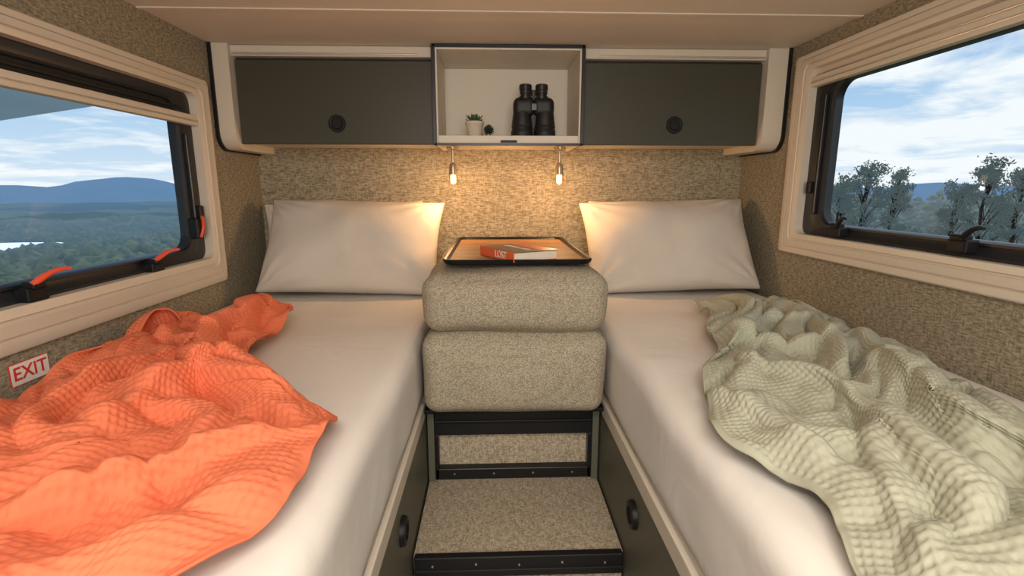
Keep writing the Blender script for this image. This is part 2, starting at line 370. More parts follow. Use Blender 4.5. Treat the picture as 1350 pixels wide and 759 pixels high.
def bed(name,x0,x1,side):
    e=empty(name,((x0+x1)/2,1.0,0)); ox,oy,_=e.location
    m=superbox('mattress',x0+.004-ox,x1-.004-ox,-.5-oy,YB-.006-oy,ZF+.002,ZB,.045,M_sheet,e,n=(40,120,16),wr=.005,seed=side*3)
    b=lambda nm,a,c,d,f,g,h,mt,bev=.002: box(nm,a-ox,c-ox,d-oy,f-oy,g,h,mt,e,bev)
    b('base',(x0+.002),(x1-.002),-.6,YB-.004,.002,ZF-.03,M_olive2,.001)
    b('platform',(x0+.002),(x1-.002),-.6,YB-.004,ZF-.03,ZF,M_creamin,.002)
    xe=x1 if side<0 else x0
    b('edge_profile',xe-.012 if side<0 else xe-.002,xe+.002 if side<0 else xe+.012,-.6,1.46,ZF-.035,ZF+.010,M_cream,.003)
    ky=1.05 if side<0 else 1.09
    Mx=Matrix.Translation((xe-ox-(.002*side),ky-oy,CZ-.77))@Matrix.Rotation(math.radians(90 if side<0 else -90),4,'Y')
    lathe('push_lock',[(0,.004),(.018,.004),(.020,.007),(.023,.009),(.031,.008),(.034,.0),(.034,-.006)],M_black,e,32,Mx)
    return e
XA,XB=-.212,.332
bed('single_bed',XL+.002,XA,-1)
bed('single_bed',XB,XR-.002,1)

def pillow(name,w,h,t,M,mat,seed):
    nx,ny=64,44; vs=[];fs=[]
    for s in (1,-1):
        for j in range(ny+1):
            for i in range(nx+1):
                u=i/nx*2-1; v=j/ny*2-1
                u=math.sin(u*math.pi/2)*.35+u*.65; v=math.sin(v*math.pi/2)*.35+v*.65
                fu=max(0,1-abs(u)**2.6); fv=max(0,1-abs(v)**2.4)
                th=t/2*(fu*fv)**.5
                pin_x=1-.06*(1-abs(v)**2.0)*abs(u)**3; pin_y=1-.045*(1-abs(u)**2.0)*abs(v)**3
                x=u*w/2*pin_x; y=v*h/2*pin_y
                cr=(abs(u)*abs(v))**1.5
                ang=math.atan2(1.02-abs(v),1.02-abs(u))
                wr=.010*cr*math.sin(ang*17+seed)*min(1,fu*fv*6)
                wr+=.014*noise.noise(Vector((x*6+seed,y*8,s*2)))*min(1,fu*fv*4)
                wr+=.007*math.sin(y*34+x*9+seed+2*noise.noise(Vector((x*4,y*4,seed+3))))*abs(u)**2*min(1,fu*fv*5)
                zz=s*(th)+wr
                zz+=.010*noise.noise(Vector((x*4,y*4,seed)))
                vs.append(M@Vector((x,y,zz)))
    o=(nx+1)*(ny+1)
    for j in range(ny):
        for i in range(nx):
            a=j*(nx+1)+i
            fs.append((a,a+1,a+nx+2,a+nx+1)); fs.append((o+a,o+a+nx+1,o+a+nx+2,o+a+1))
    ob=mesh_obj(name,vs,fs,mat)
    bm=bmesh.new(); bm.from_mesh(ob.data); bmesh.ops.remove_doubles(bm,verts=bm.verts[:],dist=.0004); bmesh.ops.recalc_face_normals(bm,faces=bm.faces[:]); bm.to_mesh(ob.data); bm.free()
    ob.data.polygons.foreach_set('use_smooth',[True]*len(ob.data.polygons))
    return ob
def PM(cx,cy,cz,tilt,yaw=0,roll=0):
    return Matrix.Translation((cx,cy,cz))@Matrix.Rotation(math.radians(yaw),4,'Z')@Matrix.Rotation(math.radians(tilt),4,'X')@Matrix.Rotation(math.radians(roll),4,'Z')
pillow('bed_pillow',.71,.41,.19,PM(-.56,2.07,ZB+.190,59,0,-1.5),M_pillow,1)
pillow('bed_pillow',.70,.41,.19,PM(.715,2.07,ZB+.190,59,0,1.5),M_pillow,5)
pillow('bed_pillow',.68,.36,.08,PM(-.640,2.22,ZB+.182,78,0,1),M_pillow,9)
pillow('bed_pillow',.68,.36,.08,PM(.75,2.22,ZB+.182,78,0,-1),M_pillow,12)

# ------------------------------------------------------------------ stacked cushion ottoman
e=empty('stacked_seat_cushions',(.06,1.79,ZF+.006)); ox,oy,oz=e.location
c0,c1=XA+.014-ox,XB-.014-ox
superbox('cushion_lower',c0,c1,1.36-oy,2.265-oy,.004,.244,.042,M_pouf,e,n=(48,64,28),bulge=.016,wr=.008,seed=2)
superbox('cushion_upper',c0,c1,1.36-oy,2.265-oy,.241,.413,.050,M_pouf,e,n=(48,64,28),bulge=.016,wr=.008,seed=8)
ZP=ZF+.42+.015
# tray
e=empty('serving_tray',(.07,1.77,ZP)); 
TX,TY=.212,.34
def rl(x,y,r,z): return [(a,b_,z) for a,b_ in rrect(-x,x,-y,y,r)]
loops_obj('rim',[rl(TX-.006,TY-.006,.03,0),rl(TX,TY,.035,.004),rl(TX+.003,TY+.003,.035,.013),rl(TX,TY,.035,.016),rl(TX-.007,TY-.007,.03,.015),rl(TX-.011,TY-.011,.025,.008),rl(TX-.014,TY-.014,.02,.006)],M_black,e)
g=rl(TX-.012,TY-.012,.02,.0065); mesh_obj('tray_base',g,[tuple(range(len(g)))],M_wood,e)
g=rl(TX-.006,TY-.006,.03,0.0); mesh_obj('tray_underside',g,[tuple(range(len(g)))],M_black,e)
# book
M_cover=plain('book_cover_dark',(.13,.075,.05),.35,bscale=18,var=.8)
M_spine=plain('book_spine_orange',(.80,.14,.04),.4)
M_page=plain('book_pages',(.72,.66,.54),.8,bscale=300,var=.1)
e=empty('paperback_book',(.075,1.555,ZP+.0075)); e.rotation_euler=(0,0,math.radians(28))
bw,bl,bt=.15,.21,.028
box('pages',-bw/2+.002,bw/2-.003,-bl/2+.003,bl/2-.003,.002,bt-.002,M_page,e)
box('back_cover',-bw/2,bw/2,-bl/2,bl/2,0,.002,M_spine,e)
box('front_cover',-bw/2,bw/2,-bl/2,bl/2,bt-.002,bt,M_cover,e)
box('cover_band',bw/2-.05,bw/2,-bl/2,bl/2,bt,bt+.0006,M_spine,e)
box('spine',-bw/2-.0015,-bw/2+.001,-bl/2,bl/2,0,bt,M_spine,e)
def text(nm,body,size,mat,M,parent,ext=.0004):
    cu=bpy.data.curves.new(nm,'FONT'); cu.body=body; cu.size=size; cu.extrude=ext; cu.align_x='CENTER'; cu.align_y='CENTER'; cu.materials.append(mat)
    o=bpy.data.objects.new(nm,cu); o.matrix_local=M; link(o,parent); return o
text('spine_title','LOST',.030,M_white,Matrix(((0,0,-1,-bw/2-.0018),(-1,0,0,-.03),(0,1,0,bt/2),(0,0,0,1))),e)
text('cover_title','LOST ROADS',.024,M_white,Matrix.Translation((.0,0,bt+.0006))@Matrix.Rotation(math.radians(90),4,'Z'),e)

# ------------------------------------------------------------------ aisle steps
e=empty('carpeted_steps',(.06,1.4,0)); ox,oy,_=e.location
a0,a1=XA+.003-ox,XB-.003-ox
b=lambda nm,x0,x1,y0,y1,z0,z1,mt,bev=.002: box(nm,x0,x1,y0-oy,y1-oy,z0,z1,mt,e,bev)
Z1=CZ-.92
FY=1.50
b('upper_platform',a0,a1,FY+.03,YB-.004,.002,ZF-.012,M_carpet)
b('upper_ledge',a0,a1,1.43,2.2,ZF-.012,ZF,M_black,.002)
b('frame_top',a0+.02,a1-.02,FY,FY+.03,ZF-.117,ZF-.012,M_blackm,.003)
b('frame_top_lip',a0+.02,a1-.02,FY-.008,FY+.01,ZF-.075,ZF-.065,M_black,.002)
b('frame_left',a0+.02,a0+.032,FY,FY+.03,Z1,ZF-.117,M_blackm,.002)
b('frame_right',a1-.032,a1-.02,FY,FY+.03,Z1,ZF-.117,M_blackm,.002)
b('frame_bottom',a0+.02,a1-.02,FY,FY+.032,Z1,Z1+.038,M_blackm,.003)
b('side_filler_left',a0,a0+.02,FY-.01,FY+.03,.002,ZF-.012,M_olive2,.001)
b('side_filler_right',a1-.02,a1,FY-.01,FY+.03,.002,ZF-.012,M_olive2,.001)
NY=1.155
b('tread_middle',a0,a1,NY+.002,FY+.03,.002,Z1,M_carpet)
b('nosing_middle',a0+.004,a1-.004,NY-.017,NY+.004,Z1-.052,Z1+.006,M_blackm,.003)
b('nosing_rib',a0+.004,a1-.004,NY-.023,NY-.015,Z1-.034,Z1-.026,M_blackm,.002)
b('tread_lower',a0,a1,.80,NY+.002,.002,Z1-.23,M_carpet)
b('nosing_lower',a0+.004,a1-.004,.785,.802,Z1-.29,Z1-.225,M_blackm,.003)
for j in range(5):
    xx=a0+.05+j*(a1-a0-.1)/4
    Mx=Matrix.Translation((xx,NY-.017-oy,Z1-.018+(.004 if j%2 else 0)))@Matrix.Rotation(math.radians(90),4,'X')
    lathe(f'screw_{j+1}',[(0,.003),(.002,.0028),(.003,.0)],M_alu,e,12,Mx)
for j in range(4):
    xx=a0+.08+j*(a1-a0-.16)/3
    Mx=Matrix.Translation((xx,FY-oy,Z1+.02))@Matrix.Rotation(math.radians(90),4,'X')
    lathe(f'frame_screw_{j+1}',[(0,.003),(.002,.0028),(.003,.0)],M_alu,e,12,Mx)

# ------------------------------------------------------------------ exit sign
e=empty('exit_sign',(XL+.0015,1.085,CZ-.385))
M_sign=plain('sign_white',(.80,.77,.73),.5,var=.02); M_signr=plain('sign_red',(.65,.035,.03),.5)
box('plate',-.001,.001,-.047,.047,-.024,.024,M_signr,e)
box('face',.001,.0014,-.0455,.0455,-.0225,.0225,M_sign,e,0)
t=text('lettering','EXIT',.040,M_signr,Matrix(((0,0,1,.0016),(1,0,0,0),(0,1,0,0),(0,0,0,1))),e,.0002)
t.data.offset=.0006

# ------------------------------------------------------------------ shelf objects
M_pot=plain('pot_cream',(.70,.60,.48),.6); M_leaf=plain('succulent_leaf',(.055,.13,.05),.45,bscale=30,var=.3); M_soil=plain('soil',(.03,.02,.015),.9)
e=empty('potted_succulent',(-.068,2.03,SHZ+.0005))
lathe('pot',[(0,0),(.024,0),(.027,.004),(.033,.045),(.036,.048),(.036,.056),(.032,.056),(.030,.046),(0,.046)],M_pot,e,32)
lathe('soil',[(0,.0475),(.0305,.0475)],M_soil,e,24)
def leaf(L_,w,t):
    vs=[];fs=[];n=8;k=8
    for i in range(n+1):
        s=i/n; r=w*(math.sin(math.pi*min(1,s*.86+.07))**.7)*(1-.15*s)
        if i==n: r=.0003
        for j in range(k):
            a=2*math.pi*j/k; vs.append(Vector((s*L_,r*math.cos(a),t*r/w*math.sin(a)+.35*L_*s*s)))
    for i in range(n):
        for j in range(k): fs.append((i*k+j,i*k+(j+1)%k,(i+1)*k+(j+1)%k,(i+1)*k+j))
    return vs,fs
V=[];F=[]
for ring_,(cnt,el,LL) in enumerate(((5,75,.026),(8,50,.034),(11,22,.038),(10,2,.034))):
    for i in range(cnt):
        vs,fs=leaf(LL*random.uniform(.9,1.1),.0065,.003)
        M=Matrix.Translation((0,0,.052))@Matrix.Rotation(2*math.pi*i/cnt+ring_*.5,4,'Z')@Matrix.Rotation(-math.radians(el),4,'Y')
        o_=len(V); V+= [M@v for v in vs]; F+=[tuple(o_+a for a in f) for f in fs]
mesh_obj('leaves',V,F,M_leaf,e,True)
e=empty('succulent_offshoot',(-.014,2.02,SHZ+.024))
V=[];F=[]
for i in range(60):
    ph=math.acos(1-2*(i+.5)/60); th=i*2.4
    vs,fs=leaf(.021,.0045,.0022)
    M=Matrix.Rotation(th,4,'Z')@Matrix.Rotation(ph-math.pi/2,4,'Y')
    o_=len(V); V+=[M@v for v in vs]; F+=[tuple(o_+a for a in f) for f in fs]
mesh_obj('leaves',V,F,plain('offshoot_dark',(.03,.045,.03),.6),e,True)
# binoculars
M_bino=plain('binocular_rubber',(.012,.012,.014),.45,bscale=900,bump=.3)
M_bino2=plain('binocular_gloss',(.02,.02,.022),.25)
e=empty('binoculars',(.158,2.06,SHZ+.0005))
for s in (-1,1):
    X=Matrix.Translation((s*.0435,0,0))
    lathe('objective_barrel' ,[(0,.004),(.030,.004),(.032,0),(.041,0),(.0425,.004),(.0425,.024),(.040,.028),(.040,.05),(.037,.07),(.034,.095),(.030,.11)],M_bino,e,40,X)
    superbox('prism_housing',s*.036-.042,s*.036+.042,-.034,.034,.078,.148,.024,M_bino,e,n=(14,12,14))
    X=Matrix.Translation((s*.031,0,0))
    lathe('eyepiece',[(.024,.138),(.024,.152),(.020,.154),(.020,.160),(.0225,.162),(.0225,.174),(.0245,.176),(.0245,.192),(.021,.196),(.016,.196),(.015,.188),(0,.186)],M_bino2,e,32,X)
    lathe('ridge_ring',[(.0405,.060),(.0415,.062),(.0405,.066)],M_bino2,e,32,Matrix.Translation((s*.0435,0,-.02)))
lathe('centre_hinge',[(0,.03),(.010,.03),(.012,.035),(.012,.150),(.015,.152),(.015,.172),(.011,.175),(0,.176)],M_bino2,e,24)
box('bridge',-.035,.035,-.012,.012,.146,.156,M_bino2,e,.003)
box('bridge_lower',-.03,.03,-.012,.012,.035,.085,M_bino,e,.004)
box('front_badge',-.013,.013,-.038,-.008,.095,.125,M_bino2,e,.004)

# ------------------------------------------------------------------ blankets (cloth simulation, then fine waffle relief)
def catmull(P,m):
    n=P.shape[0]; t=np.linspace(0,n-1,m); i=np.clip(np.floor(t).astype(int),0,n-2); f=(t-i)
    g=lambda k: P[np.clip(k,0,n-1)]
    f=f.reshape((-1,)+(1,)*(P.ndim-1))
    p0,p1,p2,p3=g(i-1),g(i),g(i+1),g(i+2)
    return .5*((2*p1)+(-p0+p2)*f+(2*p0-5*p1+4*p2-p3)*f**2+(-p0+3*p1-3*p2+p3)*f**3)
def lap(P,it,k=.5):
    for _ in range(it):
        Q=np.pad(P,((1,1),(1,1),(0,0)),mode='edge')
        Q[0]=2*Q[1]-Q[2]; Q[-1]=2*Q[-2]-Q[-3]; Q[:,0]=2*Q[:,1]-Q[:,2]; Q[:,-1]=2*Q[:,-2]-Q[:,-3]
        A_=(Q[:-2,1:-1]+Q[2:,1:-1]+Q[1:-1,:-2]+Q[1:-1,2:])/4
        P=P+(A_-P)*k
    return P
def blanket(name,rows,W,L_,ns,nt_,seed,pi=4,pj=6):
    rng=np.random.RandomState(seed)
    ts=np.array([r[0] for r in rows]); Lx=np.array([r[1][0] for r in rows]); Ly=np.array([r[1][1] for r in rows]); Rx=np.array([r[2][0] for r in rows]); Ry=np.array([r[2][1] for r in rows])
    S,Tt=np.meshgrid(np.linspace(0,1,ns),np.linspace(0,1,nt_))
    lx,ly,rx,ry=[np.interp(Tt,ts,a) for a in (Lx,Ly,Rx,Ry)]
    TX_=lx+(rx-lx)*S; TY_=ly+(ry-ly)*S
    cx,cy=TX_.mean(),TY_.mean()
    X0=cx+(S-.5)*W; Y0=cy+(.5-Tt)*L_
    Z0=ZB+.12+.02*np.sin(S*7+seed)*np.sin(Tt*8)
    co=np.stack([X0,Y0,Z0],-1).reshape(-1,3)
    faces=[(j*ns+i,j*ns+i+1,(j+1)*ns+i+1,(j+1)*ns+i) for j in range(nt_-1) for i in range(ns-1)]
    tmp=mesh_obj('tmp_'+name,co,faces)
    tmp.shape_key_add(name='Basis'); k=tmp.shape_key_add(name='target')
    ci=np.unique(np.linspace(0,ns-1,pi).round().astype(int)); cj=np.unique(np.linspace(0,nt_-1,pj).round().astype(int))
    tgt=co.copy().reshape(nt_,ns,3); pins=[]
    for a,j in enumerate(cj):
        for b_,i in enumerate(ci):
            edge=(a in(0,len(cj)-1)) or (b_ in (0,len(ci)-1))
            jx,jy=rng.uniform(-.05,.05,2)*(0.3 if edge else 1.0)
            z=ZB+.015 if edge else ZB+rng.choice([.012,.05,.08])
            tgt[j,i]=(TX_[j,i]+jx,TY_[j,i]+jy,z); pins.append(int(j*ns+i))
    k.data.foreach_set('co',tgt.reshape(-1))
    k.value=0; k.keyframe_insert('value',frame=1); k.value=1; k.keyframe_insert('value',frame=26)
    vg=tmp.vertex_groups.new(name='pin'); vg.add(pins,1.0,'REPLACE')
    md=tmp.modifiers.new('cloth','CLOTH'); cs=md.settings
    cs.quality=6; cs.mass=.6; cs.air_damping=3
    cs.tension_stiffness=15; cs.compression_stiffness=15; cs.shear_stiffness=4; cs.bending_stiffness=12
    cs.tension_damping=5; cs.compression_damping=5; cs.shear_damping=5; cs.bending_damping=1
    cs.vertex_group_mass='pin'; cs.pin_stiffness=1
    cs.keyframe_insert('pin_stiffness',frame=27); cs.pin_stiffness=0.0; cs.keyframe_insert('pin_stiffness',frame=29)
    cc=md.collision_settings; cc.use_collision=True; cc.distance_min=.008; cc.collision_quality=2
    cc.use_self_collision=True; cc.self_distance_min=.012; cc.self_friction=8
    return tmp
def add_ridges(P,ridges):
    """raise soft folds along polylines given on the bed plane (x,y): height, half width, lean (dx,dy) of the crest"""
    X,Y=P[...,0].copy(),P[...,1].copy(); Hs=np.zeros_like(X); D=np.zeros(X.shape+(2,))
    for pts,h,w,lean in ridges:
        pts=np.array(pts); best=np.full(X.shape,9.); tt=np.zeros(X.shape); n=len(pts)-1
        q=catmull(pts,8*n+1); m=len(q)-1
        for k in range(m):
            a,b_=q[k],q[k+1]; ab=b_-a
            t=np.clip(((X-a[0])*ab[0]+(Y-a[1])*ab[1])/(ab@ab+1e-9),0,1)
            d=np.hypot(X-(a[0]+t*ab[0]),Y-(a[1]+t*ab[1])); u=(k+t)/m
            tt=np.where(d<best,u,tt); best=np.minimum(best,d)
        g=np.exp(-(best/w)**2)*(.25+.75*np.sin(np.pi*np.clip(tt,.02,.98))**.5)
        prof=h*g
        Hs=np.maximum(Hs,prof)+.35*np.minimum(Hs,prof)
        D+=(g**1.5)[...,None]*np.array(lean)
    P=P.copy(); P[...,2]+=Hs; P[...,:2]+=D; return P
def rowcurve(rows,k,c,m):
    ts=np.array([r[0] for r in rows]); v=np.array([r[k][c] for r in rows])
    a=np.interp(np.linspace(0,1,m),ts,v)
    for _ in range(12):
        b_=a.copy(); b_[1:-1]=(a[:-2]+a[2:])/2*.5+a[1:-1]*.5; a=b_
    return a
def billow(W,L_,nu,nv,seed,fu,fv,rot):
    """rounded folds with tight valleys, in cloth coordinates"""
    a,b_=90,160; H=np.zeros((b_,a)); c,s=math.cos(rot),math.sin(rot)
    for j in range(b_):
        for i in range(a):
            u,v=i/(a-1)*W,j/(b_-1)*L_
            wu=noise.noise(Vector((u*3.1,v*3.1,seed)))*.10; wv=noise.noise(Vector((u*3.1,v*3.1,seed+9)))*.10
            p,q=(u+wu)*c-(v+wv)*s,(u+wu)*s+(v+wv)*c
            n1=noise.noise(Vector((p*fu,q*fv,seed+3)))
            n2=noise.noise(Vector((p*fu*2.1+4,q*fv*2.1,seed+5)))
            H[j,i]=(n1*n1+.0012)**.5*1.0+.25*(n2*n2+.002)**.5
    H=np.clip(H,0,.45)
    H=catmull(H[...,None],nv); return catmull(H.transpose(1,0,2),nu).transpose(1,0,2)[...,0]
def finish(name,mat,W,L_,cell,amp,step,aspect,P,ridges,rows,sm=6,zs=1.2,bil=(1,7,4,.5,.07),zmax=.14):
    P=lap(P,sm)
    P[...,2]=ZB+.006+(P[...,2]-ZB-.006)*zs
    m=P.shape[0]
    # settle the side hems on the lines where the throw ends on the bed
    tl,tr=rowcurve(rows,1,0,m),rowcurve(rows,2,0,m); yl,yr=rowcurve(rows,1,1,m),rowcurve(rows,2,1,m)
    xl,xr=P[:,0,0],P[:,-1,0]; s=np.clip((P[...,0]-xl[:,None])/(xr-xl)[:,None],-.1,1.1)
    P[...,1]+=(1-s)*(yl-P[:,0,1])[:,None]+s*(yr-P[:,-1,1])[:,None]
    wv=.012*np.sin(np.linspace(0,26,m)+len(name)); 
    P[...,0]=(tl+wv)[:,None]+s*((tr-wv)-(tl+wv))[:,None]
    nu,nv=int(W/step),int(L_/step)
    Q=catmull(P,nv); Q=catmull(Q.transpose(1,0,2),nu).transpose(1,0,2)
    Q=add_ridges(Q,ridges)
    U=np.linspace(0,W,nu)[None,:]; V_=np.linspace(0,L_,nv)[:,None]
    bd=np.minimum(np.minimum(U,W-U),np.minimum(V_,L_-V_))
    B_=billow(W,L_,nu,nv,bil[0],bil[1],bil[2],bil[3])*bil[4]*(.35+.65*np.clip(bd/.08,0,1))
    Q[...,2]+=B_; Q[...,1]-=.15*B_
    # soft ceiling on the pile height
    hz_=np.maximum(Q[...,2]-ZB,0); Q[...,2]=ZB+zmax*np.tanh(hz_/zmax)
    # soft floor: cloth rests its own thickness above the sheet
    Q[...,2]=ZB+.009+np.logaddexp(0,(Q[...,2]-ZB-.009)/.004)*.004
    du=np.gradient(Q,axis=1); dv=np.gradient(Q,axis=0)
    n=np.cross(dv,du); n/=np.linalg.norm(n,axis=2,keepdims=True)+1e-9
    if n[...,2].mean()<0: n=-n
    ru=np.abs(np.cos(np.pi*U/cell))**2; rv=np.abs(np.cos(np.pi*V_/(cell*aspect)))**2
    h=np.maximum(ru*np.ones_like(rv),rv*np.ones_like(ru))
    h=np.where(bd<.012,.6,h)
    Q=Q+n*(h*amp)[...,None]
    me=bpy.data.meshes.new(name); idx=np.arange(nu*nv).reshape(nv,nu)
    f=np.stack([idx[:-1,:-1],idx[:-1,1:],idx[1:,1:],idx[1:,:-1]],-1).reshape(-1,4)
    if (np.cross(du,dv)[...,2].mean()<0): f=f[:,::-1]
    me.vertices.add(nu*nv); me.vertices.foreach_set('co',Q.reshape(-1).astype(np.float32))
    me.loops.add(f.size); me.loops.foreach_set('vertex_index',f.reshape(-1).astype(np.int32))
    me.polygons.add(len(f)); me.polygons.foreach_set('loop_start',np.arange(0,f.size,4,dtype=np.int32)); 
    me.update(calc_edges=True); me.validate()
    me.polygons.foreach_set('use_smooth',[True]*len(me.polygons)); me.materials.append(mat)
    o=bpy.data.objects.new(name,me); link(o)
    s=o.modifiers.new('thickness','SOLIDIFY'); s.thickness=.004; s.offset=-1
    return o
col=box('tmp_collider',-3,3,-2,4,ZB-.2,ZB+.002,None)
cm=col.modifiers.new('c','COLLISION'); col.collision.thickness_outer=.006; col.collision.cloth_friction=25; col.collision.damping=.5
rowsO=[(0,(-.88,1.44),(-.72,1.64)),(.12,(-.90,1.36),(-.60,1.50)),(.25,(-.91,1.18),(-.56,1.34)),(.38,(-.90,1.00),(-.61,1.12)),(.46,(-.90,.90),(-.46,1.00)),(.58,(-.90,.76),(-.29,.87)),(.68,(-.90,.62),(-.24,.76)),(.82,(-.90,.44),(-.27,.58)),(1,(-.88,.10),(-.36,.28))]
rowsS=[(0,(.68,1.62),(1.0,1.66)),(.15,(.66,1.46),(1.02,1.52)),(.25,(.56,1.30),(1.02,1.40)),(.35,(.54,1.14),(1.01,1.26)),(.5,(.40,.95),(.98,1.06)),(.62,(.37,.80),(.95,.93)),(.72,(.36,.70),(.93,.80)),(.82,(.43,.58),(.92,.63)),(.9,(.40,.48),(.91,.45)),(1,(.34,.32),(.9,.2))]
A=dict(W=.76,L_=1.55,cell=.0128,amp=.0032,step=.0029,aspect=1.15)
B=dict(W=.78,L_=1.60,cell=.0145,amp=.0034,step=.0031,aspect=1.0)
NS,NT=32,62
ta=blanket('o',rowsO,A['W'],A['L_'],NS,NT,3)
tb=blanket('s',rowsS,B['W'],B['L_'],NS,NT,11)
for f in range(1,52): scene.frame_set(f)
dg=bpy.context.evaluated_depsgraph_get()
def grab(o,ns,nt_):
    ev=o.evaluated_get(dg); a=np.empty(len(ev.data.vertices)*3); ev.data.vertices.foreach_get('co',a); return a.reshape(nt_,ns,3)
Pa,Pb=grab(ta,NS,NT),grab(tb,NS,NT)
for o in (ta,tb,col): bpy.data.objects.remove(o,do_unlink=True)
scene.frame_set(1)
def fit(P,xmin,xmax):
    P=P.copy(); P[...,2]=np.maximum(P[...,2],ZB+.006); P[...,0]=np.clip(P[...,0],xmin,xmax); return P
RO=[([(-.66,1.46),(-.756,1.10),(-.755,.81)],.030,.035,(.03,-.01)),
    ([(-.40,.90),(-.56,1.02),(-.62,.88),(-.60,.70)],.075,.036,(.03,-.018)),
    ([(-.27,.76),(-.42,.66),(-.56,.54)],.052,.024,(.005,-.025)),
    ([(-.84,.70),(-.68,.62),(-.56,.72)],.045,.026,(.005,-.02)),
    ([(-.27,.60),(-.40,.48),(-.52,.36)],.036,.026,(0,0)),
    ([(-.85,1.30),(-.72,1.22),(-.60,1.30)],.030,.026,(0,-.02))]
RS=[([(.60,1.28),(.72,1.17),(.93,1.24)],.035,.026,(0,-.02)),
    ([(.546,1.03),(.64,.88),(.60,.68),(.55,.52)],.062,.028,(-.03,-.01)),
    ([(.41,.90),(.45,.78),(.46,.66)],.032,.022,(-.012,0)),
    ([(.92,1.2),(.80,.90),(.70,.64)],.055,.030,(-.03,-.01)),
    ([(.44,.42),(.50,.56),(.57,.72)],.032,.022,(-.012,0)),
    ([(.78,1.5),(.84,1.38),(.98,1.32)],.024,.028,(0,-.02)),
    ([(.70,.50),(.78,.66),(.86,.80)],.028,.026,(-.015,0))]
finish('orange_waffle_blanket',M_orange,A['W'],A['L_'],A['cell'],A['amp'],A['step'],A['aspect'],fit(Pa,XL+.012,XA-.04),RO,rowsO,sm=6,bil=(2,7.5,4,.6,.095),zmax=.15)
finish('sage_waffle_blanket',M_sage,B['W'],B['L_'],B['cell'],B['amp'],B['step'],B['aspect'],fit(Pb,XB+.03,XR-.012),RS,rowsS,sm=6,zs=.9,bil=(6,7.5,4,-.5,.09),zmax=.12)

# ------------------------------------------------------------------ outside world
def hazy(name,c0,c1,scale,haze=(.11,.20,.29),d0=150,d1=6000,hmax=.9,hmin=0,bump=1.0,bd=.5,scale2=None):  # aerial haze painted in: glowing tint mixed over the surface by distance
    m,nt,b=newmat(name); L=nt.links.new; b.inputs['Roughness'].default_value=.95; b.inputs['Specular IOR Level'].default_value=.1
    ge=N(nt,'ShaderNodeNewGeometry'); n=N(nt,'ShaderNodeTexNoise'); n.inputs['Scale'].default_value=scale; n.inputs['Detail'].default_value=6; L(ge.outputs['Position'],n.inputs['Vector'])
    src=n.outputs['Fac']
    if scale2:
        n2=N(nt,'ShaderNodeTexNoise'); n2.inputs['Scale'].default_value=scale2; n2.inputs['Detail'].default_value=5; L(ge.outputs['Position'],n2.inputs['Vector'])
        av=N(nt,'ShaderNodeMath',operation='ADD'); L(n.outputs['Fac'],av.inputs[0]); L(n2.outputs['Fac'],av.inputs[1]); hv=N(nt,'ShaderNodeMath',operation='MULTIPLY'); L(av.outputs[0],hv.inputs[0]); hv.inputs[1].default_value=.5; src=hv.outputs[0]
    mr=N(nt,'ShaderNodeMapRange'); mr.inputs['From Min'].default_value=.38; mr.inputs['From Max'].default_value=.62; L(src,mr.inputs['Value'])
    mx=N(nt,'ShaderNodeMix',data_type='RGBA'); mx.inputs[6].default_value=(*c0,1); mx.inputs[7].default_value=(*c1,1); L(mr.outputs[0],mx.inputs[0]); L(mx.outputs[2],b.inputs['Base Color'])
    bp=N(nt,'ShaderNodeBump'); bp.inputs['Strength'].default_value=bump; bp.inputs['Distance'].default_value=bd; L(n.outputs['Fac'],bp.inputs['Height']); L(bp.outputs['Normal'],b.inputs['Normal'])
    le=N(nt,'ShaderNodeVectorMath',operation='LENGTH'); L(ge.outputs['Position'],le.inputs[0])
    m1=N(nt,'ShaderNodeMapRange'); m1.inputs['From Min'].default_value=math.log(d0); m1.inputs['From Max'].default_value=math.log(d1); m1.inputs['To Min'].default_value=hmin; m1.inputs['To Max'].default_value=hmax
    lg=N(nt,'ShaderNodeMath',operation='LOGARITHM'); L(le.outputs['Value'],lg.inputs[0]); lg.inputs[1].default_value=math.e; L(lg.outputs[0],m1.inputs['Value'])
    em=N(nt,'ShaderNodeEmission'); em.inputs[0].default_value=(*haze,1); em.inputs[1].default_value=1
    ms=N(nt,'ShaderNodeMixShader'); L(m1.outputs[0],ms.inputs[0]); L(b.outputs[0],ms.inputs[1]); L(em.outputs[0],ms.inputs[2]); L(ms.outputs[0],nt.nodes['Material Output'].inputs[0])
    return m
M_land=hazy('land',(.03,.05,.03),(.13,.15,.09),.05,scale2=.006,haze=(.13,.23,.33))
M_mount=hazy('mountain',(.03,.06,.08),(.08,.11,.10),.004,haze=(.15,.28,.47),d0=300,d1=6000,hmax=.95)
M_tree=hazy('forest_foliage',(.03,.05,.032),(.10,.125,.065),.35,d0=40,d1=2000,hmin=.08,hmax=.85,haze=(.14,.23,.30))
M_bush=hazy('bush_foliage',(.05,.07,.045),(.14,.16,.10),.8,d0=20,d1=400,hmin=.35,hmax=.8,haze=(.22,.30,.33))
LR=470
LKX,LKY,LKZ=LR*math.sin(math.radians(-50)),LR*math.cos(math.radians(-50)),-36
